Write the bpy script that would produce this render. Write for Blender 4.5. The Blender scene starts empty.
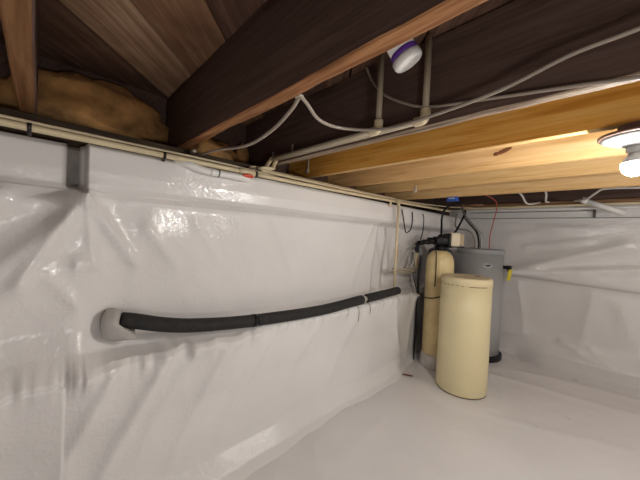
import bpy, bmesh, math, random
from math import sin, cos, pi, radians, exp, sqrt
from mathutils import Vector, Matrix, noise

random.seed(7)
S = bpy.context.scene
COL = S.collection

# ------------------------------------------------------------------ materials
def nt(name):
    m = bpy.data.materials.new(name); m.use_nodes = True
    n = m.node_tree.nodes; l = m.node_tree.links
    b = n['Principled BSDF']
    return m, n, l, b

def mapped(n, l, scale, kind='Object'):
    tc = n.new('ShaderNodeTexCoord'); mp = n.new('ShaderNodeMapping')
    mp.inputs['Scale'].default_value = scale
    l.new(tc.outputs[kind], mp.inputs['Vector'])
    return mp.outputs['Vector']

def noise_tex(n, l, vec, scale, detail=4, rough=.55, dist=0):
    t = n.new('ShaderNodeTexNoise')
    t.inputs['Scale'].default_value = scale; t.inputs['Detail'].default_value = detail
    t.inputs['Roughness'].default_value = rough; t.inputs['Distortion'].default_value = dist
    l.new(vec, t.inputs['Vector'])
    return t.outputs['Fac']

def ramp(n, l, fac, stops):
    r = n.new('ShaderNodeValToRGB')
    e = r.color_ramp.elements
    while len(e) < len(stops): e.new(0.5)
    for k, (p, c) in enumerate(stops):
        e[k].position = p; e[k].color = (*c, 1)
    l.new(fac, r.inputs['Fac'])
    return r.outputs['Color']

def bump(n, l, b, h, strength, dist, prev=None):
    bp = n.new('ShaderNodeBump')
    bp.inputs['Strength'].default_value = strength; bp.inputs['Distance'].default_value = dist
    l.new(h, bp.inputs['Height'])
    if prev: l.new(prev, bp.inputs['Normal'])
    l.new(bp.outputs['Normal'], b.inputs['Normal'])
    return bp.outputs['Normal']

def simple(name, col, rough=.5, metal=0, var=.12, vscale=9, bmp=0, bscale=60, spec=.5):
    m, n, l, b = nt(name)
    v = mapped(n, l, (1, 1, 1))
    f = noise_tex(n, l, v, vscale, 5)
    lo = tuple(c*(1-var) for c in col); hi = tuple(min(1, c*(1+var)) for c in col)
    l.new(ramp(n, l, f, [(.3, lo), (.7, hi)]), b.inputs['Base Color'])
    b.inputs['Roughness'].default_value = rough; b.inputs['Metallic'].default_value = metal
    b.inputs['Specular IOR Level'].default_value = spec
    if bmp:
        bump(n, l, b, noise_tex(n, l, v, bscale, 4), bmp, .004)
    return m

def wood(name, lo, mid, hi, grain=1.0, rough=.75, bmp=.3, axis=0, spec=.25):
    m, n, l, b = nt(name)
    sc = [16, 16, 16]; sc[axis] = .9
    v = mapped(n, l, tuple(sc))
    f = noise_tex(n, l, v, 2.2*grain, 7, .6, .6)
    sc2 = [70, 70, 70]; sc2[axis] = 2.5
    v2 = mapped(n, l, tuple(sc2))
    f2 = noise_tex(n, l, v2, 1.6, 3, .6)
    mx = n.new('ShaderNodeMath'); mx.operation = 'MULTIPLY_ADD'
    l.new(f2, mx.inputs[0]); mx.inputs[1].default_value = .35
    l.new(f, mx.inputs[2])
    ad = n.new('ShaderNodeMath'); ad.operation = 'SUBTRACT'; ad.inputs[1].default_value = .17
    l.new(mx.outputs[0], ad.inputs[0])
    l.new(ramp(n, l, ad.outputs[0], [(.3, lo), (.5, mid), (.72, hi)]), b.inputs['Base Color'])
    b.inputs['Roughness'].default_value = rough
    b.inputs['Specular IOR Level'].default_value = spec
    bump(n, l, b, ad.outputs[0], bmp, .006)
    return m

def sheet(name, col, rough=.24, crinkle=.5, spec=.5):
    """reinforced white polyethylene: fine weave plus crinkles"""
    m, n, l, b = nt(name)
    v = mapped(n, l, (1, 1, 1))
    f = noise_tex(n, l, v, 1.7, 4)
    l.new(ramp(n, l, f, [(.3, tuple(c*.955 for c in col)), (.7, tuple(min(1, c*1.03) for c in col))]), b.inputs['Base Color'])
    rr = noise_tex(n, l, v, 5, 3)
    mr = n.new('ShaderNodeMapRange'); mr.inputs['To Min'].default_value = rough-.08; mr.inputs['To Max'].default_value = rough+.16
    l.new(rr, mr.inputs['Value']); l.new(mr.outputs[0], b.inputs['Roughness'])
    b.inputs['Specular IOR Level'].default_value = spec
    a = noise_tex(n, l, v, 26, 5, .6, 1.2)
    p = bump(n, l, b, a, crinkle, .008)
    br = n.new('ShaderNodeTexVoronoi'); br.feature = 'F1'; br.inputs['Scale'].default_value = 55
    l.new(v, br.inputs['Vector'])
    bump(n, l, b, br.outputs['Distance'], crinkle*.5, .004, p)
    return m

M = {}
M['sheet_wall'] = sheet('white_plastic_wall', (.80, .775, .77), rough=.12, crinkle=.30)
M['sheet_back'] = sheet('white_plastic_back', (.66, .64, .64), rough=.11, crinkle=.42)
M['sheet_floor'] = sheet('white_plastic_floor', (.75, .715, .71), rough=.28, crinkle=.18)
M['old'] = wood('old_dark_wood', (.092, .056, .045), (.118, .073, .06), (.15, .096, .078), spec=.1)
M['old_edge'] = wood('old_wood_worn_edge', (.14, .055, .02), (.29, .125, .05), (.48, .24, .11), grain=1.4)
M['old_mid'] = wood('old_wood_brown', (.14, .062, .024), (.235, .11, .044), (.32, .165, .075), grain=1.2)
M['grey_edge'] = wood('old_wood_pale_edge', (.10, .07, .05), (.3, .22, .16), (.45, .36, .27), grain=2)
M['pine_orange'] = wood('orange_pine', (.66, .27, .035), (.90, .44, .085), (.96, .58, .17), rough=.6, bmp=.12)
M['pine_pale'] = wood('pale_pine', (.56, .33, .125), (.72, .46, .21), (.79, .55, .29), rough=.6, bmp=.12)
M['pine_tan'] = wood('tan_pine', (.54, .31, .12), (.69, .44, .19), (.76, .52, .26), rough=.6, bmp=.12)
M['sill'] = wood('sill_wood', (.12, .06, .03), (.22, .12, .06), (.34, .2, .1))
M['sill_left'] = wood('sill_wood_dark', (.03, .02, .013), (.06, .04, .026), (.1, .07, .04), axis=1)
M['foam'] = simple('spray_foam', (.48, .25, .09), .9, var=.6, vscale=7, bmp=.9, bscale=22)
M['concrete'] = simple('grey_block', (.30, .28, .27), .9, var=.2, vscale=20, bmp=.4)
M['cpvc'] = simple('cream_pipe', (.66, .55, .36), .4, var=.08)
M['cpvc_dim'] = simple('beige_pipe', (.40, .33, .24), .45, var=.12)
M['pvc'] = simple('white_pipe', (.78, .76, .74), .35, var=.04)
M['purple'] = simple('purple_primer', (.12, .04, .32), .4)
M['romex'] = simple('cream_cable', (.70, .58, .40), .45, var=.08)
M['romex_grey'] = simple('pale_grey_cable', (.34, .28, .23), .5, var=.1)
M['white_cable'] = simple('white_cable', (.75, .70, .66), .5)
M['strap'] = simple('black_strap', (.015, .013, .012), .5)
M['black'] = simple('black_plastic', (.007, .007, .009), .42, var=.3, spec=.25)
M['black_cable'] = simple('black_cable', (.008, .007, .007), .5, spec=.25)
M['foam_black'] = simple('black_pipe_foam', (.024, .023, .023), .7, var=.3, vscale=30, bmp=.3, bscale=120, spec=.3)
M['tan_plastic'] = simple('tan_poly', (.74, .64, .39), .42, var=.03, vscale=4)
M['tan_lid'] = simple('tan_poly_lid', (.72, .61, .38), .42, var=.05)
M['tan_line'] = simple('brown_seam', (.14, .085, .04), .7)
M['resin'] = simple('yellowed_fibreglass', (.78, .62, .33), .35, var=.15, vscale=6, bmp=.2, bscale=40)
M['boot'] = simple('shaded_plastic_boot', (.44, .42, .40), .45, var=.1)  # white plastic toned grey, shade at the pipe put into the colour
M['foot'] = simple('pale_foot', (.66, .62, .58), .5)
M['beige_cover'] = simple('cream_cover', (.74, .65, .49), .45, var=.05)
M['beige_shaded'] = simple('cream_cover_shaded', (.46, .36, .23), .5, var=.08)  # cover cream darkened for its side face, shade put into the colour
M['heater'] = simple('grey_enamel', (.36, .36, .37), .36, var=.03, vscale=3)
M['heater_top'] = simple('grey_top', (.33, .33, .34), .5, var=.05)
M['badge'] = simple('silver_badge', (.62, .64, .66), .3, .2, var=.03)
M['badge_ink'] = simple('dark_ink', (.05, .06, .09), .5)
M['tank_blue'] = simple('dark_blue_enamel', (.055, .055, .085), .45, var=.1)
M['red'] = simple('red_plastic', (.62, .06, .03), .4)
M['red_cable'] = simple('red_wire', (.42, .07, .05), .5)
M['yellow'] = simple('yellow_tag', (.68, .58, .06), .6)
M['blue'] = simple('blue_plastic', (.03, .11, .50), .45)
M['braid'] = simple('braided_steel', (.34, .33, .31), .35, .8, var=.5, vscale=90, bmp=.6, bscale=150)
M['grey_hose'] = simple('grey_hose', (.33, .31, .29), .5)
M['copper'] = simple('copper_pipe', (.26, .13, .075), .45, .6, var=.2)
M['scrap'] = simple('red_brown_scrap', (.15, .04, .025), .7, var=.4)
M['porcelain'] = simple('white_porcelain', (.36, .355, .36), .3, var=.03)
M['socket'] = simple('grey_socket', (.50, .49, .48), .4)
M['bulb_base'] = simple('bulb_base_plastic', (.78, .77, .76), .4)
M['rust'] = simple('brown_box', (.20, .12, .09), .6, var=.3)
M['clip'] = simple('pale_clip', (.52, .46, .39), .5)
M['knot'] = simple('dark_knot', (.16, .055, .018), .7, var=.4, vscale=40)
M['dark_line'] = simple('dark_joint', (.10, .09, .095), .8)
M['bulb'], _n, _l, _b = nt('lit_bulb')
_b.inputs['Base Color'].default_value = (.9, .9, .9, 1)
_b.inputs['Emission Color'].default_value = (1, .985, .93, 1)
_b.inputs['Emission Strength'].default_value = 600

# subfloor: three tones of old board, grain along the diagonal
def board(name, lo, mid, hi):
    m, n, l, b = nt(name)
    tc = n.new('ShaderNodeTexCoord'); rt_ = n.new('ShaderNodeMapping'); sc_ = n.new('ShaderNodeMapping')
    rt_.inputs['Rotation'].default_value = (0, 0, radians(45)); sc_.inputs['Scale'].default_value = (1, 15, 15)
    l.new(tc.outputs['Object'], rt_.inputs['Vector']); l.new(rt_.outputs['Vector'], sc_.inputs['Vector'])
    f = noise_tex(n, l, sc_.outputs['Vector'], 2.2, 7, .62, .7)
    g = noise_tex(n, l, rt_.outputs['Vector'], 3.5, 4)
    ad = n.new('ShaderNodeMath'); ad.operation = 'MULTIPLY_ADD'
    l.new(g, ad.inputs[0]); ad.inputs[1].default_value = .6; l.new(f, ad.inputs[2])
    l.new(ramp(n, l, ad.outputs[0], [(.55, lo), (.8, mid), (1, hi)]), b.inputs['Base Color'])
    b.inputs['Roughness'].default_value = .8; b.inputs['Specular IOR Level'].default_value = .2
    bump(n, l, b, f, .3, .005)
    return m
M['sub_dark'] = board('subfloor_dark', (.07, .037, .027), (.125, .067, .047), (.21, .12, .08))
M['sub_mid'] = board('subfloor_brown', (.14, .072, .042), (.27, .145, .085), (.41, .24, .14))
M['sub_light'] = board('subfloor_pale', (.20, .115, .07), (.38, .23, .145), (.54, .36, .24))

# ------------------------------------------------------------------ object helpers
def tag(o, label, cat, group=None, kind=None):
    if label: o['label'] = label
    if cat: o['category'] = cat
    if group: o['group'] = group
    if kind: o['kind'] = kind
    return o

def thing(name, loc, label, cat, group=None):
    o = bpy.data.objects.new(name, None); o.location = loc
    o.empty_display_size = .05
    COL.objects.link(o)
    return tag(o, label, cat, group)

def wloc(o):
    v = Vector(o.location)
    while o.parent:
        o = o.parent; v += Vector(o.location)
    return v

def obj(name, verts, faces, mats, parent=None, smooth=True, midx=None, origin=None):
    """mesh object from WORLD coordinates; its origin goes to the bbox centre (or `origin`)"""
    if not isinstance(mats, (list, tuple)): mats = [mats]
    vs = [Vector(v) for v in verts]
    if origin is None:
        lo = Vector([min(v[i] for v in vs) for i in range(3)]); hi = Vector([max(v[i] for v in vs) for i in range(3)])
        origin = (lo+hi)/2
    origin = Vector(origin)
    me = bpy.data.meshes.new(name)
    me.from_pydata([v-origin for v in vs], [], faces)
    for mm in mats: me.materials.append(mm)
    for i, p in enumerate(me.polygons):
        p.use_smooth = smooth
        if midx: p.material_index = midx[i]
    bm = bmesh.new(); bm.from_mesh(me)
    bmesh.ops.recalc_face_normals(bm, faces=bm.faces)
    bm.to_mesh(me); bm.free()
    me.update()
    o = bpy.data.objects.new(name, me); COL.objects.link(o)
    if parent:
        o.parent = parent; o.location = origin-wloc(parent)
    else: o.location = origin
    return o

class MB:
    def __init__(s): s.v = []; s.f = []; s.m = []
    def add(s, v, f, mi=0):
        o = len(s.v); s.v += [Vector(p) for p in v]
        s.f += [tuple(i+o for i in q) for q in f]; s.m += [mi]*len(f)
        return s
    def build(s, name, mats, parent=None, smooth=True, origin=None):
        return obj(name, s.v, s.f, mats, parent, smooth, s.m, origin)
    # ---- shapes
    def tube(s, pts, r, seg=10, closed_caps=True, mi=0, smooth_path=True, sub=6):
        pts = [Vector(p) for p in pts]
        rs = r if isinstance(r, (list, tuple)) else [r]*len(pts)
        if smooth_path and len(pts) > 2:
            np_, nr = [], []
            for i in range(len(pts)-1):
                p0 = pts[max(i-1, 0)]; p1 = pts[i]; p2 = pts[i+1]; p3 = pts[min(i+2, len(pts)-1)]
                for k in range(sub):
                    t = k/sub
                    np_.append(.5*((2*p1)+(p2-p0)*t+(2*p0-5*p1+4*p2-p3)*t*t+(3*p1-p0-3*p2+p3)*t**3))
                    nr.append(rs[i]*(1-t)+rs[i+1]*t)
            np_.append(pts[-1]); nr.append(rs[-1]); pts, rs = np_, nr
        V, Fc = [], []
        t0 = (pts[1]-pts[0]).normalized()
        up = Vector((0, 0, 1)) if abs(t0.z) < .9 else Vector((0, 1, 0))
        a = t0.cross(up).normalized()
        for i, p in enumerate(pts):
            t = (pts[min(i+1, len(pts)-1)]-pts[max(i-1, 0)])
            t = t.normalized() if t.length > 1e-9 else t0
            a = (a-t*a.dot(t)).normalized(); bb = t.cross(a)
            for k in range(seg):
                q = 2*pi*k/seg
                V.append(p+(a*cos(q)+bb*sin(q))*rs[i])
        for i in range(len(pts)-1):
            for k in range(seg):
                k2 = (k+1) % seg
                Fc.append((i*seg+k, i*seg+k2, (i+1)*seg+k2, (i+1)*seg+k))
        if closed_caps:
            Fc.append(tuple(range(seg))); Fc.append(tuple(range((len(pts)-1)*seg, len(pts)*seg)))
        return s.add(V, Fc, mi)
    def lathe(s, prof, c, seg=40, mi=0, mat=None, cap=True):
        """prof: (r, z) from bottom to top about the axis z through c; mat: optional rotation"""
        V, Fc = [], []
        for r, z in prof:
            for k in range(seg):
                q = 2*pi*k/seg
                p = Vector((r*cos(q), r*sin(q), z))
                if mat: p = mat @ p
                V.append(p+Vector(c))
        for i in range(len(prof)-1):
            for k in range(seg):
                k2 = (k+1) % seg
                Fc.append((i*seg+k, i*seg+k2, (i+1)*seg+k2, (i+1)*seg+k))
        if cap:
            Fc.append(tuple(range(seg))); Fc.append(tuple(range((len(prof)-1)*seg, len(prof)*seg)))
        return s.add(V, Fc, mi)
    def box(s, c, d, rot=None, bev=.004, mi=0):
        bm = bmesh.new(); bmesh.ops.create_cube(bm, size=1)
        for v in bm.verts: v.co = Vector((v.co.x*d[0], v.co.y*d[1], v.co.z*d[2]))
        if bev: bmesh.ops.bevel(bm, geom=list(bm.edges), offset=min(bev, min(d)*.45), segments=2, affect='EDGES', profile=.5)
        bm.verts.ensure_lookup_table()
        R = rot if rot else Matrix.Identity(3)
        V = [R @ v.co+Vector(c) for v in bm.verts]
        Fc = [tuple(v.index for v in f.verts) for f in bm.faces]
        bm.free()
        return s.add(V, Fc, mi)

def nz(p, s=1.0, o=4): return noise.fractal(Vector(p)*s, .9, 2.1, o)

def beam(name, x0, x1, y0, y1, z0, z1, mats, label, cat='joist', rough=.0, c=.004, nx=90, kind=None, seed=0, parent=None):
    """sawn timber along x with eased edges; material 1 goes on its underside"""
    ym, zm = (y0+y1)/2, (z0+z1)/2
    sec = []
    for k in range(3): sec.append((y0+c+(y1-y0-2*c)*k/2, z0))
    for k in range(7): sec.append((y1, z0+c+(z1-z0-2*c)*k/6))
    for k in range(3): sec.append((y1-c-(y1-y0-2*c)*k/2, z1))
    for k in range(7): sec.append((y0, z1-c-(z1-z0-2*c)*k/6))
    ns = len(sec); V, Fc, mi = [], [], []
    for i in range(nx+1):
        x = x0+(x1-x0)*i/nx
        for (y, z) in sec:
            dy = dz = 0
            if rough:
                dy = rough*nz((x*1.3+seed, y*9, z*9), 2.5); dz = rough*nz((x*1.3, y*9+seed, z*9+5), 2.5)
                if z < z0+c*1.5: dz += max(0, nz((x*2+seed, y*3, 1.7), 3)-.35)*rough*2.5
            V.append((x, y+dy, z+dz))
    for i in range(nx):
        for k in range(ns):
            k2 = (k+1) % ns
            Fc.append((i*ns+k, i*ns+k2, (i+1)*ns+k2, (i+1)*ns+k))
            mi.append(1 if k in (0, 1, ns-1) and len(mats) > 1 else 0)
    Fc += [tuple(range(ns)), tuple(range(nx*ns, (nx+1)*ns))]; mi += [0, 0]
    o = obj(name, V, Fc, mats, parent, True, mi)
    o.data.set_sharp_from_angle(angle=radians(35))
    if kind: o['kind'] = kind
    else: tag(o, label, cat)
    return o

def grid_obj(name, nu, nv, fn, mat, thick=None):
    V = [fn(i, j) for i in range(nu+1) for j in range(nv+1)]
    Fc = [(i*(nv+1)+j, (i+1)*(nv+1)+j, (i+1)*(nv+1)+j+1, i*(nv+1)+j+1) for i in range(nu) for j in range(nv)]
    return obj(name, V, Fc, mat, None, True)

def sstep(x, a, b):
    t = max(0, min(1, (x-a)/(b-a))); return t*t*(3-2*t)

def seg_dist(p, a, b):
    ax, ay = a; bx, by = b; px, py = p
    dx, dy = bx-ax, by-ay
    t = max(0, min(1, ((px-ax)*dx+(py-ay)*dy)/(dx*dx+dy*dy)))
    return sqrt((px-ax-t*dx)**2+(py-ay-t*dy)**2), t

def folds(p, lst):
    s = 0
    for a, b, amp, w in lst:
        d, t = seg_dist(p, a, b)
        if d < w*4:
            s += 1.5*amp*exp(-(d/w)**1.2)*(1-.5*t)
    return s

def crease(p, s, seed):
    """sharp plastic creases: folded ridges of smooth noise"""
    n1 = noise.noise(Vector((p[0]*s, p[1]*s, seed)))
    n2 = noise.noise(Vector((p[0]*s*2.3+5, p[1]*s*2.3, seed+3)))
    return (1-abs(n1)*2.2)*.6+(1-abs(n2)*2.2)*.3

# ------------------------------------------------------------------ THE SETTING
# left wall: plastic over the block foundation, profile changes along y
LW_FOLDS = [
    ((.126, 1.515), (-.06, 1.16), .046, .034), ((.126, 1.515), (.33, 1.22), .038, .022), ((.126, 1.515), (.17, 1.22), .024, .03),
    ((.07, 1.42), (-.30, 1.02), .030, .045), ((.36, 1.40), (.52, 1.20), .016, .018), ((-.1, 1.5), (-.45, 1.2), .03, .05),
    ((.126, 1.515), (-.35, 1.38), .020, .03),
    ((.107, 1.226), (.34, 1.26), .012, .016), ((.107, 1.226), (-.25, 1.05), .014, .03), ((.02, 1.2), (.12, 1.05), .014, .02),
    ((.24, .75), (.08, .40), .026, .030), ((.42, .70), (.20, .28), .032, .030), ((.76, .72), (.50, .22), .022, .035), ((.58, .74), (.36, .35), .016, .02),
    ((1.05, .70), (.75, .22), .014, .04), ((1.5, .72), (1.1, .2), .012, .05), ((2.0, .74), (1.65, .22), .010, .05),
    ((-.1, .76), (-.3, .3), .018, .04), ((.55, .72), (.40, .52), .012, .02),
    ((.60, 1.45), (.75, 1.22), .010, .02), ((1.1, 1.5), (1.35, 1.1), .007, .03), ((2.25, 1.5), (2.05, .95), .010, .03),
    ((2.52, 1.55), (2.75, 1.1), .016, .04), ((2.45, 1.3), (2.7, .95), .012, .03), ((2.9, 1.6), (2.75, 1.0), .010, .04),
    ((2.1, .7), (2.9, .15), .012, .03), ((2.6, .75), (2.8, .1), .014, .03), ((3.0, .8), (2.95, .1), .012, .03),
]
Y0, Y1 = -1.6, 4.40
def lw_profile(y):
    a = sstep(y, .10, .30); bnd = sstep(y, .126, .137); rc = sstep(y, 2.36, 2.39)*.075
    gap = sstep(y, .072, .080)*(1-sstep(y, .112, .122))
    L = lambda u, v, t: u*(1-t)+v*t
    tipx = L(-1.60, -1.515, bnd)-gap*.055
    fl = .12*(1-sstep(y, 2.5, 3.0))
    e = .115*sstep(y, 3.08, 3.26)
    return [(-1.50-e+fl, -.022), (-1.53-e+fl*.5, .022), (-1.555-e+fl*.16, .12), (-1.545-e, .45), (-1.51-e, .74), (-1.508-e, .775), (-1.525-e, .80),
            (L(-1.555, -1.625, a)-rc, L(.86, .822, a)), (L(-1.575, -1.655, a)-rc, L(.95, .86, a)),
            (L(-1.575, -1.64, a)-rc, 1.08), (L(-1.58, -1.615, a)-rc, 1.3), (-1.585-rc, 1.515),
            (L(-1.59, -1.535, bnd), 1.546), (tipx, 1.565), (tipx+.006, 1.62), (tipx, 1.715), (tipx-.02, 1.735), (-1.70, 1.736)]
NSUB = 9
LW_Y = []
yy = Y0
while yy < Y1:
    LW_Y.append(yy)
    yy += .05 if yy < -.35 else (.0035 if .06 < yy < .15 else (.011 if yy < 1.2 else .016))
LW_Y.append(Y1)
def lw_point(i, j):
    y = LW_Y[i]; pr = lw_profile(y)
    k = min(j//NSUB, len(pr)-2); t = (j-k*NSUB)/NSUB
    x0, z0 = pr[k]; x1, z1 = pr[k+1]
    x = x0*(1-t)+x1*t; z = z0*(1-t)+z1*t
    p = (y, z)
    amp = 1.0 if z < 1.54 else .35
    if z > 1.725: amp = 0
    left = 1-sstep(y, .2, 1.3)
    d = (.018+.016*left)*nz((y*.9, z*1.3, 3.1), 1.5, 2)+(.004+.011*left)*crease((y+.5*z, z*.6-.4*y), 2.4, 2.2)+.0012*crease((y+z*.6, z), 7, 8)
    d += folds(p, LW_FOLDS)
    # ragged lower lip of the ledge
    lip = exp(-((z-.775)/.05)**2)
    d += lip*((.03+.02*left)*nz((y*6, 0, 2.2), 1.7, 4)+.010+.012*left)
    # a lapped sheet edge low on the left
    if .36 < z < .75: d += .007*(1-sstep(y, .078, .086))
    zz = z+(.010*nz((y*5, 1.3, .4), 1.4, 3) if .6 < z < 1.0 else 0)
    return (x+d*amp, y, zz)
wl = grid_obj('wall_left', len(LW_Y)-1, NSUB*17, lw_point, M['sheet_wall']); wl['kind'] = 'structure'

# back wall
BW_FOLDS = [
    ((-.95, 1.03), (.1, 1.42), .045, .050), ((-.95, 1.03), (.5, 1.22), .036, .035), ((-.95, 1.03), (.4, 1.08), .022, .03),
    ((-.9, 1.5), (-.2, 1.62), .014, .03), ((-.75, 1.36), (-.1, 1.48), .016, .022), ((-.6, 1.62), (-.1, 1.60), .012, .02), ((-.55, 1.28), (0, 1.36), .012, .018), ((-.5, 1.52), (-.15, 1.56), .010, .014),
    ((-.8, .9), (-.7, .3), .014, .05), ((-.1, .9), (-.2, .2), .014, .06), ((.1, .8), (.3, .2), .012, .06),
    ((-.35, .30), (-.05, .16), .018, .03), ((-.1, .28), (.1, .12), .016, .03), ((-.9, .25), (-.6, .30), .010, .03),
]
def bw_point(i, j):
    x = -1.72+i*5.0/230; h = j/110
    q = sstep(x, -.8, -.45)*.26
    pr = [(4.31-q, -.022), (4.33-q*.55, .03), (4.34-q*.2, .12), (4.35, .35), (4.355, .985), (4.315, 1.01), (4.335, 1.3), (4.34, 1.62), (4.345, 1.70), (4.33, 1.72), (4.33, 1.858), (4.42, 1.86)]
    u = h*(len(pr)-1); k = min(int(u), len(pr)-2); t = u-k
    y = pr[k][0]*(1-t)+pr[k+1][0]*t; z = pr[k][1]*(1-t)+pr[k+1][1]*t
    z2 = z-(.045*(x+.95)/1.18 if .9 < z < 1.1 else 0)
    p = (x, z)
    a = 1 if z < 1.66 else .12
    d = .022*nz((x*.9, z*1.2, 7.7), 1.4, 2)+.005*crease((x*.6, z-.3*x), 2.4, 6)+.001*crease(p, 7, 1)+folds(p, BW_FOLDS)
    return (x, y-d*a, z2)
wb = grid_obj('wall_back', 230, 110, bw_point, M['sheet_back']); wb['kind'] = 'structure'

# floor
FL_FOLDS = [((-.85, 3.45), (.35, 3.62), .010, .05), ((-.75, 3.75), (.5, 4.05), .012, .05), ((-.7, 2.6), (.2, 3.0), .006, .06),
            ((-1.35, 1.35), (-1.05, 1.15), .012, .03), ((-1.3, 1.0), (-1.1, .9), .010, .03), ((-1.2, 2.2), (-1.1, 1.3), .007, .03), ((-1.3, 2.7), (-.9, 1.9), .006, .04)]
def fl_point(i, j):
    x = -1.75+i*5.0/200; y = -2.2+j*6.7/260
    d = .017*nz((x*.8, y*.8, 1.1), 1.3, 2)+.0065*crease((x, y), 2.2, 4)+.0010*crease((x, y), 6, 9)+folds((x, y), FL_FOLDS)
    z = -.012+d
    z += 0
    for cx, cy, r in ((-.95, 2.90, .33), (-1.32, 3.2, .22), (-1.14, 3.95, .40), (-1.445, 3.475, .2)):
        w = 1-sstep(sqrt((x-cx)**2+(y-cy)**2), r, r+.12)
        z = z*(1-w)
    return (x, y, z)
fl = grid_obj('floor', 200, 260, fl_point, M['sheet_floor']); fl['kind'] = 'structure'

# far enclosing walls, outside the photograph
for nm, c, d in (('wall_right', (3.32, 1.1, 1.1), (.08, 6.9, 2.3)), ('wall_rear', (.75, -2.25, 1.1), (5.2, .08, 2.3))):
    o = MB().box(c, d, bev=.01).build(nm, M['sheet_back'], smooth=False); o['kind'] = 'structure'

# diagonal board subfloor
mb = MB()
w = .272
dirv = Vector((-1, 1, 0)).normalized(); nrm = Vector((1, 1, 0)).normalized()
k0 = -1.398/sqrt(2)
for k in range(-14, 28):
    a = k0+k*w+.005; bq = k0+(k+1)*w-.005
    # clip the board against the rectangle of the house
    x0, x1, y0, y1 = -2.05, 3.4, -2.3, 4.6
    poly = [Vector((x0, y0, 0)), Vector((x1, y0, 0)), Vector((x1, y1, 0)), Vector((x0, y1, 0))]
    for sgn, lim in ((1, a), (-1, -bq)):
        out = []
        for q in range(len(poly)):
            p, r = poly[q], poly[(q+1) % len(poly)]
            dp, dr = p.dot(nrm)*sgn-lim, r.dot(nrm)*sgn-lim
            if dp >= 0: out.append(p)
            if (dp >= 0) != (dr >= 0): out.append(p+(r-p)*(dp/(dp-dr)))
        poly = out
        if not poly: break
    if len(poly) < 3: continue
    nn = len(poly); zb = 2.2+random.uniform(-.003, .003)
    V = [Vector((p.x, p.y, zb)) for p in poly]+[Vector((p.x, p.y, zb+.022)) for p in poly]
    mb.add(V, [tuple(range(nn)), tuple(range(nn, 2*nn))]+[(q, (q+1) % nn, nn+(q+1) % nn, nn+q) for q in range(nn)],
           {-1: 0, 0: 2, 1: 1, 2: 0}.get(k, 0))
o = mb.build('ceiling', [M['sub_dark'], M['sub_mid'], M['sub_light']], smooth=False); o['kind'] = 'structure'
o = MB().box((.68, 1.15, 2.26), (5.6, 7.1, .06), bev=0).build('trim_1', M['old'], smooth=False); o['kind'] = 'structure'   # boards of the room above

# rim and sill on the left foundation wall, sill on the back wall
o = MB().box((-1.99, 1.2, 2.0), (.06, 6.4, .42), bev=.003).build('trim_2', M['old'], smooth=False); o['kind'] = 'structure'
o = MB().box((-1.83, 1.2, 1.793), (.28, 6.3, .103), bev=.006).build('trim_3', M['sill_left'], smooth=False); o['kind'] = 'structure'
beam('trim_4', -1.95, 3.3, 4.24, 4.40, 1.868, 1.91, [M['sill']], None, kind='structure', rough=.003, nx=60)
o = MB().box((.7, 4.44, 2.05), (5.3, .05, .30), bev=.003).build('trim_5', M['old'], smooth=False); o['kind'] = 'structure'
o = MB().box((.70, 4.322, 1.722), (5.0, .014, .006), bev=.001).box((-.76, 4.322, 1.80), (1.26, .012, .007), bev=.001).build('trim_6', M['dark_line'], smooth=False); o['kind'] = 'structure'
o = MB().box((-1.655, .098, 1.625), (.05, .075, .19), bev=.006).build('trim_7', M['concrete'], smooth=False); o['kind'] = 'structure'  # bare block in the gap

# ------------------------------------------------------------------ JOISTS
XL, XR = -1.955, 3.26
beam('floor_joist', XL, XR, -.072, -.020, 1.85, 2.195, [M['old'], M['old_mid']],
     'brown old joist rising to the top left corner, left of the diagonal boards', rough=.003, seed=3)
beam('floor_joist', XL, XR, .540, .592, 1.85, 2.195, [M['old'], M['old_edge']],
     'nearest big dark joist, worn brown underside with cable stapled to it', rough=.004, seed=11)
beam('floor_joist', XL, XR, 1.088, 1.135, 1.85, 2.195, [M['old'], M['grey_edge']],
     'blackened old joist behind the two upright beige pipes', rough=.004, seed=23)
j1 = beam('floor_joist', XL, XR, 1.508, 1.548, 1.85, 2.195, [M['pine_orange'], M['pine_tan']],
          'orange new pine joist carrying the light bulb fixture', seed=31, c=.003)
j2 = beam('floor_joist', XL, XR, 1.985, 2.025, 1.85, 2.195, [M['pine_pale'], M['pine_pale']],
          'pale pine joist with a slanting dark knot, behind the light bulb', seed=41, c=.003)
beam('floor_joist', XL, XR, 2.43, 2.47, 1.85, 2.195, [M['pine_tan'], M['pine_tan']],
     'tan pine joist between the knotted joist and the farthest joist', seed=51, c=.003)
beam('floor_joist', XL, XR, 3.00, 3.04, 1.85, 2.195, [M['pine_pale'], M['pine_pale']],
     'farthest pale pine joist, with the small blue box under it', seed=61, c=.003)
# knot scar on the pale joist
def blob(c, d, rot=None, seg=12, rings=7, jit=0, seed=0):
    V = []; Fc = []
    R = rot if rot else Matrix.Identity(3)
    for i in range(rings+1):
        th = pi*i/rings
        for k in range(seg):
            q = 2*pi*k/seg
            p = Vector((sin(th)*cos(q), sin(th)*sin(q), cos(th)))
            if jit: p *= 1+jit*nz(p*1.7+Vector((seed, 0, 0)), 1.5)
            V.append(R @ Vector((p.x*d[0], p.y*d[1], p.z*d[2]))+Vector(c))
    for i in range(rings):
        for k in range(seg):
            k2 = (k+1) % seg
            Fc.append((i*seg+k, (i+1)*seg+k, (i+1)*seg+k2, i*seg+k2))
    return V, Fc
kb = MB(); kb.add(*blob((-.475, 1.985, 1.955), (.044, .0025, .013), Matrix.Rotation(radians(-18), 3, 'Y')))
kb.add(*blob((-.515, 1.985, 1.944), (.016, .0025, .012)))
k = kb.build('knot', M['knot'], j2); k['label'] = 'dark brown knot scar'

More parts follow.
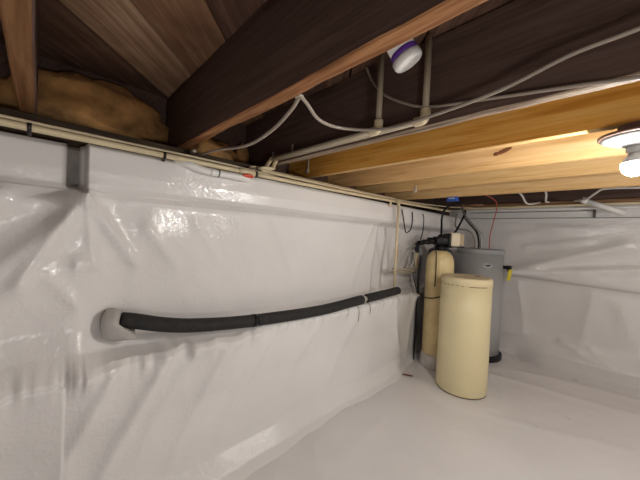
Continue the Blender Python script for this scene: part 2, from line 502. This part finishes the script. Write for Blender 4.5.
# spray foam between the joists
def foam(c, d, label, seed):
    V, Fc = blob(c, d, None, 36, 20, .16, seed)
    V = [v+Vector((.014*nz(v*9, 1, 3), .010*nz(v*8+Vector((4, 0, 0)), 1, 3), .012*nz(v*9+Vector((0, 7, 0)), 1, 3))) for v in V]
    o = obj('foam_insulation', V, Fc, M['foam']); tag(o, label, 'insulation', kind=None)
foam((-1.93, .20, 1.965), (.16, .35, .175), 'large yellow-brown foam patch in the left joist bay above the wall', 1.0)
foam((-1.90, .80, 1.90), (.13, .17, .10), 'smaller tan foam lump in the bay right of the nearest big joist', 4.0)
foam((-1.91, 1.03, 1.93), (.07, .05, .10), 'tan foam lump tucked against the blackened joist at the wall', 9.0)

# ------------------------------------------------------------------ CEILING BULB FIXTURE
lx, ly = .050, 1.530
lt = thing('light_fixture', (lx, ly, 1.85), 'lit bare bulb in a white porcelain holder under the orange joist', 'lamp')
mb = MB().lathe([(.048, 1.812), (.050, 1.82), (.050, 1.849)], (lx, ly, 0), 8); mb.build('junction_box', M['rust'], lt, smooth=False)
MB().lathe([(.098, 1.803), (.104, 1.806), (.104, 1.813), (.06, 1.816)], (lx, ly, 0), 40).build('backing_ring', M['rust'], lt)
MB().lathe([(.030, 1.772), (.050, 1.778), (.080, 1.790), (.094, 1.798), (.096, 1.804), (.05, 1.806)], (lx, ly, 0), 48).build('lampholder', M['porcelain'], lt)
MB().lathe([(.019, 1.748), (.026, 1.751), (.027, 1.774), (.024, 1.776)], (lx, ly, 0), 28).build('socket', M['socket'], lt)
prof = [(.0005, 1.664), (.013, 1.666), (.024, 1.672), (.032, 1.681), (.036, 1.692), (.037, 1.702), (.0362, 1.710)]
MB().lathe(prof, (lx, ly, 0), 32).build('bulb', M['bulb'], lt)
MB().lathe([(.0355, 1.7095), (.0358, 1.714), (.030, 1.726), (.022, 1.738), (.017, 1.750)], (lx, ly, 0), 32).build('bulb_base', M['bulb_base'], lt)

# ------------------------------------------------------------------ PIPES AND CABLES
def elbow(mb, p, r, mi=0):
    mb.add(*blob(p, (r, r, r), None, 12, 8), mi)

def wire(name, pts, r, mat, label, cat='cable', group=None, seg=8, sub=6):
    o = MB().tube(pts, r, seg, sub=sub).build(name, M[mat]); return tag(o, label, cat, group)

YP, ZP = 1.062, 1.866
def rising(xv, y, z, xl, label, ztop=2.19, yrun=None, zrun=1.795, xrun=-1.6):
    t = thing('water_pipe', (xv, y, z), label, 'pipe')
    MB().tube([(xv, y, z), (xv, y, ztop)], .0125, 12).build('upright_section', M['cpvc_dim'], t)
    MB().tube([(xv, y, z), (xl, y, z)], .0125, 12).build('level_section', M['cpvc_dim'], t)
    e = MB().tube([(xv, y, z+.042), (xv, y, z+.018), (xv-.006, y, z+.004), (xv-.018, y, z), (xv-.042, y, z)], .019, 14, sub=4)
    e.build('elbow', M['cpvc'], t)
    MB().tube([(xl+.02, y, z), (xl, y, z), (xrun, y+.02, z-.045), (xrun, y+.12, zrun), (xrun, yrun, zrun+.015)], .0125, 12, sub=5).build('wall_section', M['cpvc'], t)
    return t
rising(-.527, YP, ZP, -1.50, 'beige pipe whose upright is right of the white drain cap', yrun=3.75, xrun=-1.56, zrun=1.785)
rising(-.722, YP-.031, ZP-.004, -1.52, 'beige pipe whose upright is left of the white drain cap', yrun=3.70, xrun=-1.60, zrun=1.80)

# long cream pipe on top of the left wall, with straps and the red-handled valve
XW, ZW = -1.497, 1.742
t = thing('water_pipe', (XW, .4, ZW), 'long cream pipe along the left wall top, black straps, ending at the red valve', 'pipe')
MB().tube([(XW, -1.5, ZW-.002), (XW, -.5, ZW-.002), (XW, .3, ZW), (XW, .81, ZW)], .0135, 12).build('pipe', M['cpvc'], t)
for y in (-.035, .412):
    MB().tube([(XW, y-.006, ZW), (XW, y+.006, ZW)], .0165, 14).box((XW-.008, y, ZW-.012), (.012, .012, .03), bev=.002).build('strap', M['strap'], t)
v = MB().tube([(XW, .80, ZW), (XW, .83, ZW), (XW, .90, ZW)], [.019, .021, .019], 14, smooth_path=False).build('valve', M['cpvc'], t)
h = MB().tube([(XW+.012, .845, ZW-.012), (XW+.024, .845, ZW-.022)], .008, 8)
h.add(*blob((XW+.027, .845, ZW-.024), (.010, .036, .014), Matrix.Rotation(radians(40), 3, 'Y')))
h.build('handle', M['red'], v)['label'] = 'red lever handle'
MB().tube([(XW, .90, ZW), (XW, .915, ZW)], .020, 14).build('strap', M['strap'], t)

t2 = thing('water_pipe', (XW, 1.6, ZW), 'cream pipe along the wall top from the red valve to the back corner', 'pipe')
MB().tube([(XW, .918, ZW), (XW, 1.6, ZW+.004), (XW, 2.6, ZW+.02), (XW, 3.9, ZW+.045)], .0125, 12).build('pipe', M['cpvc'], t2)

# white pipe stub wrapped by plastic below the cream pipe
t = thing('drain_pipe', (-1.488, .66, 1.70), 'short white pipe stub under the cream wall pipe, left of the red valve', 'pipe')
MB().tube([(-1.535, .47, 1.728), (-1.498, .52, 1.722), (-1.490, .60, 1.706), (-1.488, .70, 1.704), (-1.488, .86, 1.704)], .0195, 16).build('pipe', M['pvc'], t)
MB().tube([(-1.488, .672, 1.704), (-1.488, .678, 1.704)], .0205, 16).build('band', M['strap'], t)
MB().tube([(-1.488, .63, 1.704), (-1.488, .645, 1.704)], .0225, 16).build('collar', M['pvc'], t)

# electrical cables on the left wall top
wire('electrical_cable', [(-1.515, -1.5, 1.766), (-1.515, -.2, 1.766), (-1.52, .2, 1.768), (-1.535, .6, 1.774), (-1.53, .95, 1.768), (-1.535, 1.2, 1.757), (-1.53, 2.0, 1.762), (-1.535, 3.2, 1.775), (-1.50, 4.0, 1.81)],
     .006, 'romex', 'upper cream cable running the whole length of the left wall top')
wire('electrical_cable', [(-1.50, .95, 1.775), (-1.525, 1.05, 1.777), (-1.51, 1.5, 1.772), (-1.505, 2.1, 1.778), (-1.51, 3.0, 1.80), (-1.45, 3.8, 1.835), (-1.30, 4.1, 1.85)],
     .006, 'romex', 'cream cable leaving the beige pipe corner towards the back corner')

# loose cables hung between the joists
c = wire('electrical_cable', [(-1.70, .60, 1.838), (-1.55, .603, 1.80), (-1.37, .605, 1.790), (-1.08, .605, 1.757), (-.90, .605, 1.778), (-.785, .603, 1.820), (-.742, .60, 1.846), (-.728, .60, 1.846),
      (-.745, .64, 1.845), (-.79, .75, 1.832), (-.797, .90, 1.848), (-.668, 1.0, 1.846), (-.50, 1.015, 1.853), (-.264, 1.02, 1.879), (-.10, 1.02, 1.92), (.027, 1.02, 1.932), (.25, 1.02, 1.96), (.8, 1.03, 2.0)],
     .0064, 'romex_grey', 'pale cable stapled under the nearest joist, drooping then rising to the right edge')
s = MB().box((-.735, .597, 1.849), (.026, .018, .008), bev=.002).build('staple', M['clip'], c)
s = MB().box((-1.66, .603, 1.832), (.05, .02, .016), bev=.004).build('clip', M['clip'], c)
wire('electrical_cable', [(-.834, 1.072, 2.19), (-.80, 1.072, 2.122), (-.726, 1.066, 2.03), (-.625, 1.066, 1.962), (-.516, 1.068, 1.916), (-.277, 1.072, 1.880), (-.08, 1.074, 1.853), (.034, 1.076, 1.836), (.3, 1.078, 1.815), (.9, 1.08, 1.81)],
     .0058, 'romex_grey', 'pale cable curving down the blackened joist face, then along its lower edge', sub=6)

# white drain pipe end with purple primer
t = thing('drain_pipe', (-.497, .81, 2.19), 'white drain pipe end with purple primer ring, hanging behind the nearest joist', 'pipe')
zc = (Vector((0, 0, .86))-Vector((.701, .713, 0))*.50+Vector((-.713, .701, 0))*.02).normalized()
xc = zc.cross(Vector((0, 1, 0))).normalized(); yc = zc.cross(xc)
R = Matrix((xc, yc, zc)).transposed()
cc = (-.472, .815, 1.960)
MB().lathe([(.040, .03), (.040, .20)], cc, 32, mat=R).build('pipe', M['pvc'], t)
MB().lathe([(.0405, .014), (.0425, .016), (.0425, .031), (.0405, .033)], cc, 32, mat=R).build('primer_ring', M['purple'], t)['label'] = 'purple primer ring'
MB().lathe([(.002, -.014), (.03, -.013), (.042, -.010), (.0455, -.003), (.046, .012), (.043, .014)], cc, 32, mat=R).build('cap', M['pvc'], t)

# small pale clips
def clip(c, d, label):
    o = MB().box(c, d, bev=.0025).box((c[0], c[1]-.004, c[2]-d[2]*.45), (d[0]*1.5, d[1]+.008, d[2]*.25), bev=.002).build('pipe_clip', M['clip']); tag(o, label, 'clip')
clip((-1.575, 1.081, 1.905), (.012, .008, .045), 'left one of two small pale clips standing above the beige pipes')
clip((-1.375, 1.081, 1.912), (.012, .008, .055), 'right one of two small pale clips standing above the beige pipes')
clip((-1.26, 2.424, 1.858), (.020, .008, .060), 'small white clip on the tan joist above the cream upright pipe')
clip((-1.70, 1.500, 1.94), (.016, .010, .10), 'pale strap on the orange joist end, near the wall pipes')

# cream riser from the wall pipes down to the black insulated pipe
t = thing('water_pipe', (-1.455, 2.475, .90), 'cream upright pipe dropping from the wall top to the black insulated pipe', 'pipe')
MB().tube([(-1.455, 2.475, .925), (-1.455, 2.475, 1.757)], .0125, 12).build('upright_section', M['cpvc'], t)
MB().tube([(-1.497, 2.475, 1.762), (-1.47, 2.475, 1.762), (-1.456, 2.475, 1.748), (-1.455, 2.475, 1.715)], .0165, 12, sub=5).build('elbow', M['cpvc'], t)
o = MB().tube([(-1.500, 2.40, 1.70), (-1.497, 2.40, 1.757)], .0115, 10).build('water_pipe', M['cpvc']); tag(o, 'short cream pipe stub just left of the cream upright pipe top', 'pipe')

# ------------------------------------------------------------------ BLACK INSULATED PIPE
axis = [(-1.60, .14, .975), (-1.555, .285, .965), (-1.535, .45, .918), (-1.522, .62, .887), (-1.510, .95, .856), (-1.490, 1.49, .838), (-1.462, 1.86, .860), (-1.44, 2.2, .878), (-1.43, 2.505, .892)]
mbt = MB().tube(axis, .036, 18, sub=10)
ring = 18
path = [sum((mbt.v[i*ring+k] for k in range(ring)), Vector())/ring for i in range(len(mbt.v)//ring)]
def along(y):
    for a, b in zip(path, path[1:]):
        if a.y <= y <= b.y: return a+(b-a)*((y-a.y)/max(1e-6, b.y-a.y))
    return path[-1]
t = thing('insulated_pipe', (-1.50, 1.4, .80), 'long black foam-insulated pipe sagging along the ledge of the left wall', 'pipe')
def sleeve(y0, y1, r0, r1, name='insulation'):
    n_ = 26
    pts = [along(y0+(y1-y0)*k/n_) for k in range(n_+1)]
    rs = [(r0+(r1-r0)*k/n_)*(1+.03*noise.noise(Vector((0, pts[k].y*6, 2)))) for k in range(n_+1)]
    pts = [pts[0]]+pts+[pts[-1]]; rs = [rs[0]*.84]+rs+[rs[-1]*.8]
    d0 = (pts[2]-pts[1]).normalized(); d1 = (pts[-2]-pts[-3]).normalized()
    pts[0] = pts[1]-d0*.006; pts[-1] = pts[-2]+d1*.008
    MB().tube(pts, rs, 22, smooth_path=False).build(name, M['foam_black'], t)
sleeve(.275, .945, .036, .0365)
sleeve(.955, 1.96, .0365, .038)
sleeve(2.02, 2.50, .038, .036)
MB().tube([along(.935), along(.965)], .0385, 20, smooth_path=False).build('tape', M['black'], t)
mb = MB().tube([along(1.955), along(2.03)], .020, 14, smooth_path=False); mb.build('inner_pipe', M['grey_hose'], t)
p = along(1.985)
MB().tube([p+Vector((0, -.004, 0)), p+Vector((0, .004, 0))], .030, 16).build('zip_tie', M['clip'], t)
for y, dz in ((1.86, .14), (2.0, .10)):
    p = along(y)
    o = MB().tube([p+Vector((.034, 0, -.022)), p+Vector((.075, -.02, -.06)), p+Vector((.085, -.04, -dz))], .0026, 6).build('tie_tail', M['tan_line'], t)
# white plastic boot at the wall
bt = MB()
P0, P1 = along(.15), along(.30)
dd = (P1-P0).normalized(); aa = dd.cross(Vector((0, 0, 1))).normalized(); bb = aa.cross(dd)
V, Fc = [], []; sg = 28
stations = [(.058, .004), (.060, .035), (.068, .050), (.082, .056), (.105, .054), (.128, .049), (.122, .044), (.07, .043)]
for (s_, r_) in stations:
    for k in range(sg):
        q = 2*pi*k/sg
        rr = r_*(1+.10*noise.noise(Vector((cos(q)*2, sin(q)*2, s_*20))))
        drop = -.034*max(0, sin(q+pi))*(1 if r_ > .046 else .2)
        lean = .07*max(0, -sin(q))*sstep(s_, .06, .12)
        V.append(P0+dd*(s_+lean)+aa*cos(q)*rr+bb*(sin(q)*rr+drop))
for i in range(len(stations)-1):
    for k in range(sg):
        k2 = (k+1) % sg; Fc.append((i*sg+k, i*sg+k2, (i+1)*sg+k2, (i+1)*sg+k))
bt.add(V, Fc); bt.build('plastic_boot', M['boot'], t)['label'] = 'white plastic boot around the pipe at the wall'

# ------------------------------------------------------------------ WATER SOFTENER: brine tank
bx, by = -.945, 2.905
t = thing('brine_tank', (bx, by, 0), 'tall tan plastic salt tank with a flat lid, nearest of the tanks', 'tank')
MB().lathe([(.207, .001), (.215, .006), (.220, .02), (.221, .3), (.219, .7), (.219, 1.00)], (bx, by, 0), 64).build('body', M['tan_plastic'], t)
MB().lathe([(.219, .999), (.2212, 1.001), (.222, 1.045), (.218, 1.059), (.209, 1.067), (.18, 1.069), (.17, 1.066), (.02, 1.067)], (bx, by, 0), 64).build('lid', M['tan_lid'], t)
# dark seam under the lid: broken dashes to the left, a long slot to the right
vc = math.atan2(-by, -bx)  # towards the viewer's side of the tank
def arc(q0, q1, z, r, h):
    n_ = max(2, int(abs(q1-q0)/.05)); pts = []
    V, Fc = [], []
    for i in range(n_+1):
        q = q0+(q1-q0)*i/n_
        for rr, zz in ((r-.002, z-h), (r+.0012, z-h), (r+.0012, z+h), (r-.002, z+h)):
            V.append((bx+rr*cos(q), by+rr*sin(q), zz))
    for i in range(n_):
        for k in range(4): Fc.append((i*4+k, i*4+(k+1) % 4, i*4+4+(k+1) % 4, i*4+4+k))
    Fc += [(0, 1, 2, 3), tuple(range(n_*4, n_*4+4))]
    return V, Fc
for k in range(5): MB().add(*arc(vc-.95+k*.2, vc-.95+k*.2+.07, .998, .2202, .0028)).build('lid_slot', M['tan_line'], t)
MB().add(*arc(vc+.12, vc+.85, .998, .2202, .0028)).build('lid_slot', M['tan_line'], t)
MB().add(*arc(vc-1.3, vc+1.3, .008, .2165, .004)).build('base_seam', M['tan_line'], t)
MB().box((-.885, 3.02, 1.0685), (.05, .012, .004), Matrix.Rotation(.5, 3, 'Z'), bev=.001).build('lid_mark', M['scrap'], t)['label'] = 'small dark red mark'

# resin tank with its control head
rx, ry = -1.325, 3.20
t = thing('water_softener', (rx, ry, 0), 'slim yellowed resin tank with a black control head, behind the salt tank', 'water softener')
MB().lathe([(.138, .10), (.145, .13), (.146, .4), (.146, 1.13), (.142, 1.18), (.127, 1.23), (.098, 1.265), (.062, 1.285), (.05, 1.288)], (rx, ry, 0), 48).build('resin_tank', M['resin'], t)
MB().lathe([(.160, .001), (.164, .01), (.158, .09), (.152, .135), (.145, .14)], (rx, ry, 0), 48).build('foot', M['foot'], t)
vd = Vector((-.713, .701, 0)); rt = Vector((.701, .713, 0))   # plan axes of the appliance group
RZ = Matrix.Rotation(radians(45.5), 3, 'Z')
hd = MB().lathe([(.06, 1.278), (.062, 1.33), (.055, 1.335), (.055, 1.36)], (rx, ry, 0), 24)
hd.box((rx, ry, 1.395), (.15, .12, .09), RZ, bev=.012)
hd.tube([Vector((rx, ry, 1.39))-rt*.06, Vector((rx, ry, 1.39))-rt*.15], .036, 16)
hd.tube([Vector((rx, ry, 1.385))-rt*.10-vd*.03, Vector((rx, ry, 1.385))-rt*.10+vd*.08], .030, 14)
hd.lathe([(.035, 1.43), (.038, 1.44), (.030, 1.462), (.012, 1.466)], (rx, ry, 0), 20)
hd.box(Vector((rx, ry, 1.40))+rt*.075, (.05, .14, .16), RZ, bev=.008)
cv = hd.build('control_valve', M['black'], t)
bc = Vector((rx, ry, 1.415))+rt*.155-vd*.005
MB().box(bc-rt*.026, (.100, .150, .150), RZ, bev=.012).build('cover', M['beige_cover'], cv)
MB().box(bc+rt*.045, (.05, .135, .135), RZ, bev=.014).build('cover_end', M['beige_shaded'], cv)
MB().box(bc+rt*.0-vd*.0+Vector((0, 0, -.082)), (.16, .12, .012), RZ, bev=.004).build('bracket', M['black'], cv)
# bypass arm to the wall
a0 = Vector((rx, ry, 1.375))-rt*.13
MB().tube([a0, a0-rt*.06, Vector((-1.53, 3.17, 1.365)), Vector((-1.575, 3.16, 1.35)), Vector((-1.585, 3.16, 1.31)), Vector((-1.585, 3.16, 1.24))],
          [.030, .026, .030, .027, .025, .022], 16).build('bypass_arm', M['black'], t)
MB().tube([(-1.585, 3.16, 1.25), (-1.582, 3.16, 1.06)], .0185, 12).build('outlet_pipe', M['cpvc'], t)
# drain and power leads
wire('drain_tube', [(-1.335, 3.22, 1.465), (-1.345, 3.24, 1.55), (-1.35, 3.25, 1.66), (-1.33, 3.27, 1.75), (-1.29, 3.33, 1.80), (-1.2, 3.45, 1.835)],
     .0115, 'black', 'black tube rising from the softener head to the joists', 'tube', seg=10)
wire('power_cord', [(-1.345, 3.06, 1.36), (-1.315, 3.045, 1.30), (-1.302, 3.040, 1.24), (-1.297, 3.036, 1.15), (-1.295, 3.033, 1.0), (-1.30, 3.032, .90)],
     .0052, 'black_cable', 'thin black cord lying down the front of the resin tank', 'cord')
wire('power_cord', [(-1.555, 3.02, 1.03), (-1.53, 3.00, .99), (-1.50, 2.99, .90), (-1.46, 2.985, .82), (-1.39, 2.99, .775), (-1.31, 3.01, .775), (-1.24, 3.03, .80), (-1.18, 3.05, .82)],
     .0062, 'black_cable', 'black cord looping from the wall manifold round the resin tank', 'cord')
wire('power_cord', [(-1.495, 3.08, 1.22), (-1.505, 3.07, 1.0), (-1.50, 3.06, .85), (-1.505, 3.06, .6), (-1.50, 3.06, .35), (-1.508, 3.06, .17), (-1.505, 3.06, .03)],
     [.010, .013, .014, .013, .016, .013, .006], 'black_cable', 'thick black cord hanging to the floor left of the resin tank', 'cord')

# pressure tank in the corner
o = thing('pressure_tank', (-1.445, 3.475, 0), 'dark blue-grey tank half hidden behind the resin tank', 'tank')
MB().lathe([(.11, .001), (.115, .08), (.136, .10), (.144, .16), (.144, 1.22), (.132, 1.28), (.09, 1.31), (.03, 1.318)], (-1.445, 3.475, 0), 40).build('body', M['tank_blue'], o)
MB().lathe([(.026, 1.312), (.026, 1.34), (.018, 1.345)], (-1.445, 3.475, 0), 16).build('cap', M['black'], o)

# ------------------------------------------------------------------ WATER HEATER
hx, hy, hr = -1.135, 3.93, .258
t = thing('water_heater', (hx, hy, 0), 'large grey cylindrical water heater behind the salt tank by the back wall', 'water heater')
MB().lathe([(hr-.02, .056), (hr, .064), (hr, .45), (hr, 1.26)], (hx, hy, 0), 64).build('jacket', M['heater'], t)
MB().lathe([(hr, 1.259), (hr+.005, 1.261), (hr+.006, 1.303), (hr+.001, 1.314), (hr-.02, 1.318), (.02, 1.320)], (hx, hy, 0), 64).build('top_cover', M['heater_top'], t)
MB().lathe([(hr+.022, .001), (hr+.030, .006), (hr+.030, .058), (hr+.024, .062), (hr-.03, .058)], (hx, hy, 0), 64).build('drain_pan', M['black'], t)['label'] = 'black base pan'
# oval badge on the jacket, facing the room
def on_jacket(q, z, off): return Vector((hx+(hr+off)*cos(q), hy+(hr+off)*sin(q), z))
qb = -.98
def badge(q0, z0, wq, hz, off, sw=0):
    V = []; Fc = []; sg = 32
    for o_ in (.0, off):
        for k in range(sg):
            a = 2*pi*k/sg
            V.append(on_jacket(q0+wq*cos(a), z0+hz*sin(a)+sw*cos(a), o_))
    Fc = [tuple(range(sg)), tuple(range(sg, 2*sg))]+[(k, (k+1) % sg, sg+(k+1) % sg, sg+k) for k in range(sg)]
    return V, Fc
bd = MB().add(*badge(qb, 1.128, .225, .027, .003)).build('badge', M['badge'], t); bd['label'] = 'pale oval maker badge'
MB().add(*badge(qb+.06, 1.130, .10, .011, .0042, .004)).build('badge_mark', M['badge_ink'], bd)
# relief valve on the right with a yellow tag
q = .02
rv = MB().tube([on_jacket(q, 1.115, -.01), on_jacket(q, 1.115, .075)], .020, 14)
rv.box(on_jacket(q, 1.115, .055), (.05, .06, .045), bev=.006).tube([on_jacket(q, 1.10, .055), on_jacket(q, 1.06, .055)], .014, 12)
rv = rv.build('relief_valve', M['black'], t)
MB().box(on_jacket(q, 1.03, .066), (.034, .044, .135), Matrix.Rotation(radians(8), 3, 'Y'), bev=.003).build('tag', M['yellow'], rv)['label'] = 'yellow hanging tag'
MB().lathe([(.026, 1.317), (.030, 1.320), (.030, 1.332), (.022, 1.334)], (-1.09, 3.80, 0), 16).build('pipe_collar', M['heater_top'], t)
MB().lathe([(.026, 1.317), (.030, 1.320), (.030, 1.332), (.022, 1.334)], (-1.22, 3.93, 0), 16).build('pipe_collar', M['heater_top'], t)

wire('flexible_connector', [(-1.09, 3.80, 1.315), (-1.085, 3.80, 1.40), (-1.11, 3.795, 1.50), (-1.18, 3.79, 1.59), (-1.27, 3.79, 1.69), (-1.315, 3.80, 1.77), (-1.325, 3.81, 1.83)],
     .013, 'braid', 'braided metal connector curving from the heater top up to the left', 'hose', seg=12)
wire('flexible_connector', [(-1.13, 3.84, 1.315), (-1.13, 3.84, 1.40), (-1.16, 3.835, 1.52), (-1.24, 3.83, 1.62), (-1.30, 3.83, 1.70), (-1.30, 3.83, 1.80)],
     .011, 'black_cable', 'dark hose beside the braided connector on the heater top', 'hose', seg=12)
wire('flexible_connector', [(-1.20, 3.93, 1.318), (-1.195, 3.92, 1.40), (-1.23, 3.90, 1.50), (-1.29, 3.89, 1.545), (-1.40, 3.9, 1.56), (-1.46, 3.95, 1.62), (-1.46, 4.0, 1.76)],
     .012, 'grey_hose', 'grey hose bending low over the left half of the heater top', 'hose', seg=12)
wire('sensor_lead', [(-1.30, 3.24, 1.43), (-1.28, 3.38, 1.46), (-1.28, 3.5, 1.52), (-1.285, 3.62, 1.60), (-1.30, 3.79, 1.72)], .012, 'black', 'short black lead behind the cream cover of the softener head', 'cable')
wire('electrical_cable', [(-1.005, 3.82, 1.322), (-1.005, 3.81, 1.40), (-1.0, 3.80, 1.50), (-.97, 3.80, 1.66), (-.945, 3.80, 1.82), (-.95, 3.7, 1.89), (-.97, 3.3, 1.91), (-.97, 3.06, 1.88)],
     .0055, 'red_cable', 'red wire rising straight from the grey heater top', 'wire')
tp = MB().tube([(-1.325, 3.81, 1.80), (-1.325, 3.81, 1.90)], .011, 10).tube([(-1.42, 3.81, 1.855), (-1.1, 3.83, 1.855)], .010, 10).build('water_pipe', M['copper']); tag(tp, 'copper pipe tee above the heater where the braided connector ends', 'pipe')

# ------------------------------------------------------------------ WALL MANIFOLD AND LOOSE WIRES LEFT OF THE SOFTENER
mf = MB().tube([(-1.545, 2.58, 1.085), (-1.545, 3.12, 1.055)], .011, 10).tube([(-1.56, 2.60, 1.05), (-1.56, 3.10, 1.02)], .012, 10)
for y in (2.74, 2.99): mf.box((-1.55, y, 1.055), (.02, .02, .055), bev=.006)
mf = mf.build('pipe_manifold', M['cpvc_dim']); tag(mf, 'cream pipe manifold across the wall between upright pipe and softener', 'pipe')
wire('electrical_cable', [(-1.50, 2.62, 1.70), (-1.492, 2.65, 1.60), (-1.50, 2.70, 1.51), (-1.52, 2.77, 1.465), (-1.50, 2.82, 1.50), (-1.492, 2.84, 1.60), (-1.50, 2.84, 1.69)],
     .006, 'black_cable', 'black cable hanging in a U on the wall right of the cream upright', 'cable')
wire('electrical_cable', [(-1.50, 3.08, 1.69), (-1.492, 3.10, 1.64), (-1.50, 3.11, 1.5), (-1.53, 3.12, 1.40)], .005, 'black_cable', 'thin dark cable hanging on the wall behind the softener arm', 'cable')
wire('hose', [(-1.55, 2.86, 1.075), (-1.525, 2.86, 1.15), (-1.525, 2.89, 1.24), (-1.525, 2.94, 1.275), (-1.525, 2.99, 1.24), (-1.53, 2.98, 1.15), (-1.55, 2.95, 1.075)],
     .010, 'grey_hose', 'grey hose arching above the wall manifold beside the softener arm', 'hose')
wire('hose', [(-1.55, 2.79, 1.075), (-1.53, 2.79, 1.18), (-1.525, 2.82, 1.27), (-1.525, 2.90, 1.315), (-1.525, 3.0, 1.325)], .008, 'grey_hose', 'outer grey hose left of the arched hose on the manifold', 'hose')
wire('thin_wire', [(-1.535, 2.93, 1.0), (-1.515, 2.94, .88), (-1.49, 2.97, .78), (-1.485, 3.04, .74), (-1.49, 3.10, .735)], .0025, 'black_cable', 'thin wire drooping below the manifold towards the resin tank', 'wire')
wire('copper_tube', [(-1.525, 2.62, 1.34), (-1.525, 2.62, 1.20), (-1.535, 2.62, 1.09)], .006, 'copper', 'short copper tube right beside the cream upright pipe', 'pipe')

# ------------------------------------------------------------------ UNDER THE FAR JOISTS
t = thing('junction_box', (-1.155, 3.02, 1.83), 'small blue plastic box under the farthest pale joist', 'electrical box')
MB().box((-1.155, 3.02, 1.832), (.10, .06, .036), bev=.006).build('body', M['blue'], t)
MB().box((-1.155, 3.02, 1.812), (.108, .066, .008), bev=.003).build('cover', M['blue'], t)
MB().box((-1.155, 2.9885, 1.834), (.06, .002, .012), bev=.0008).build('label_plate', M['badge'], t)

wire('water_pipe', [(-1.5, 4.19, 1.850), (-.6, 4.19, 1.852), (.6, 4.19, 1.856), (2.5, 4.19, 1.86)], .013, 'cpvc', 'long cream pipe along the back wall under the brown sill', 'pipe')
wire('water_pipe', [(-1.45, 4.23, 1.818), (-.6, 4.23, 1.818), (.6, 4.23, 1.82), (2.5, 4.23, 1.825)], .010, 'pvc', 'thin white pipe along the back wall below the cream pipe', 'pipe')
o = MB().tube([(-.20, 4.13, 1.885), (.09, 4.17, 1.755)], .027, 14).tube([(-.235, 4.125, 1.90), (-.19, 4.13, 1.881)], .033, 14).build('drain_pipe', M['pvc']); tag(o, 'white pipe slanting down at the back wall top, below the bulb', 'pipe')
wire('electrical_cable', [(-.46, 3.05, 1.90), (-.47, 3.3, 1.93), (-.485, 3.7, 1.935), (-.515, 3.95, 1.88), (-.52, 4.2, 1.90)], .010, 'white_cable', 'middle one of three white cables crossing the dark gap before the back wall')
wire('electrical_cable', [(-.70, 3.05, 1.90), (-.70, 3.4, 1.95), (-.70, 3.75, 1.93), (-.68, 3.95, 1.86), (-.60, 4.2, 1.90)], .010, 'white_cable', 'leftmost of three white cables crossing the dark gap, beside the red wire')
wire('electrical_cable', [(.6, 3.6, 1.93), (.2, 3.7, 1.935), (-.05, 3.75, 1.95), (-.12, 3.8, 1.92), (-.19, 3.95, 1.885), (-.3, 4.2, 1.90)], .010, 'white_cable', 'rightmost of three white cables crossing the dark gap, near the bulb')
o = MB().box((-.135, 4.315, 1.768), (.022, .024, .085), bev=.004).build('wall_bracket', M['dark_line']); tag(o, 'small dark bracket on the back wall strip left of the slanting white pipe', 'bracket')

# scrap on the floor
V, Fc = blob((-1.385, 2.70, .012), (.060, .010, .007), Matrix.Rotation(radians(28), 3, 'Z'), 10, 8, .25, 3)
o = obj('wood_scrap', V, Fc, M['scrap']); tag(o, 'small red-brown splinter on the floor left of the salt tank', 'scrap')

# ------------------------------------------------------------------ LIGHT
def lamp(name, loc, power, size, col=(1, .985, .93)):
    d = bpy.data.lights.new(name, 'POINT'); d.energy = power; d.shadow_soft_size = size; d.color = col
    o = bpy.data.objects.new(name, d); o.location = loc; COL.objects.link(o); return o
lamp('unseen_lamp', (.70, .12, .95), 18, .10)  # added fill light beside the camera, brightens the orange joist face
lamp('unseen_lamp', (1.45, 2.55, 1.66), 33, .06)  # unseen second bulb off to the right, lights back wall and floor

w = bpy.data.worlds.new('World'); S.world = w; w.use_nodes = True
w.node_tree.nodes['Background'].inputs['Color'].default_value = (.02, .02, .022, 1)
w.node_tree.nodes['Background'].inputs['Strength'].default_value = .3

# ------------------------------------------------------------------ CAMERA
a, p, r = radians(45.5), radians(1.05), radians(2.6)
Fw = Vector((-sin(a)*cos(p), cos(a)*cos(p), -sin(p)))
R0 = Vector((cos(a), sin(a), 0)); U0 = R0.cross(Fw)
Rr = R0*cos(r)+U0*sin(r); Uu = -R0*sin(r)+U0*cos(r)
cam = bpy.data.cameras.new('Camera'); co = bpy.data.objects.new('Camera', cam); COL.objects.link(co)
mw = Matrix((Rr, Uu, -Fw)).transposed().to_4x4(); mw.translation = Vector((0, 0, 1.4))
co.matrix_world = mw
cam.sensor_width = 36; cam.lens = 285/640*36; cam.clip_start = .02
S.camera = co
S.view_settings.view_transform = 'Standard'; S.view_settings.look = 'None'
S.view_settings.gamma = 1; S.view_settings.exposure = .41; S.view_settings.use_curve_mapping = False
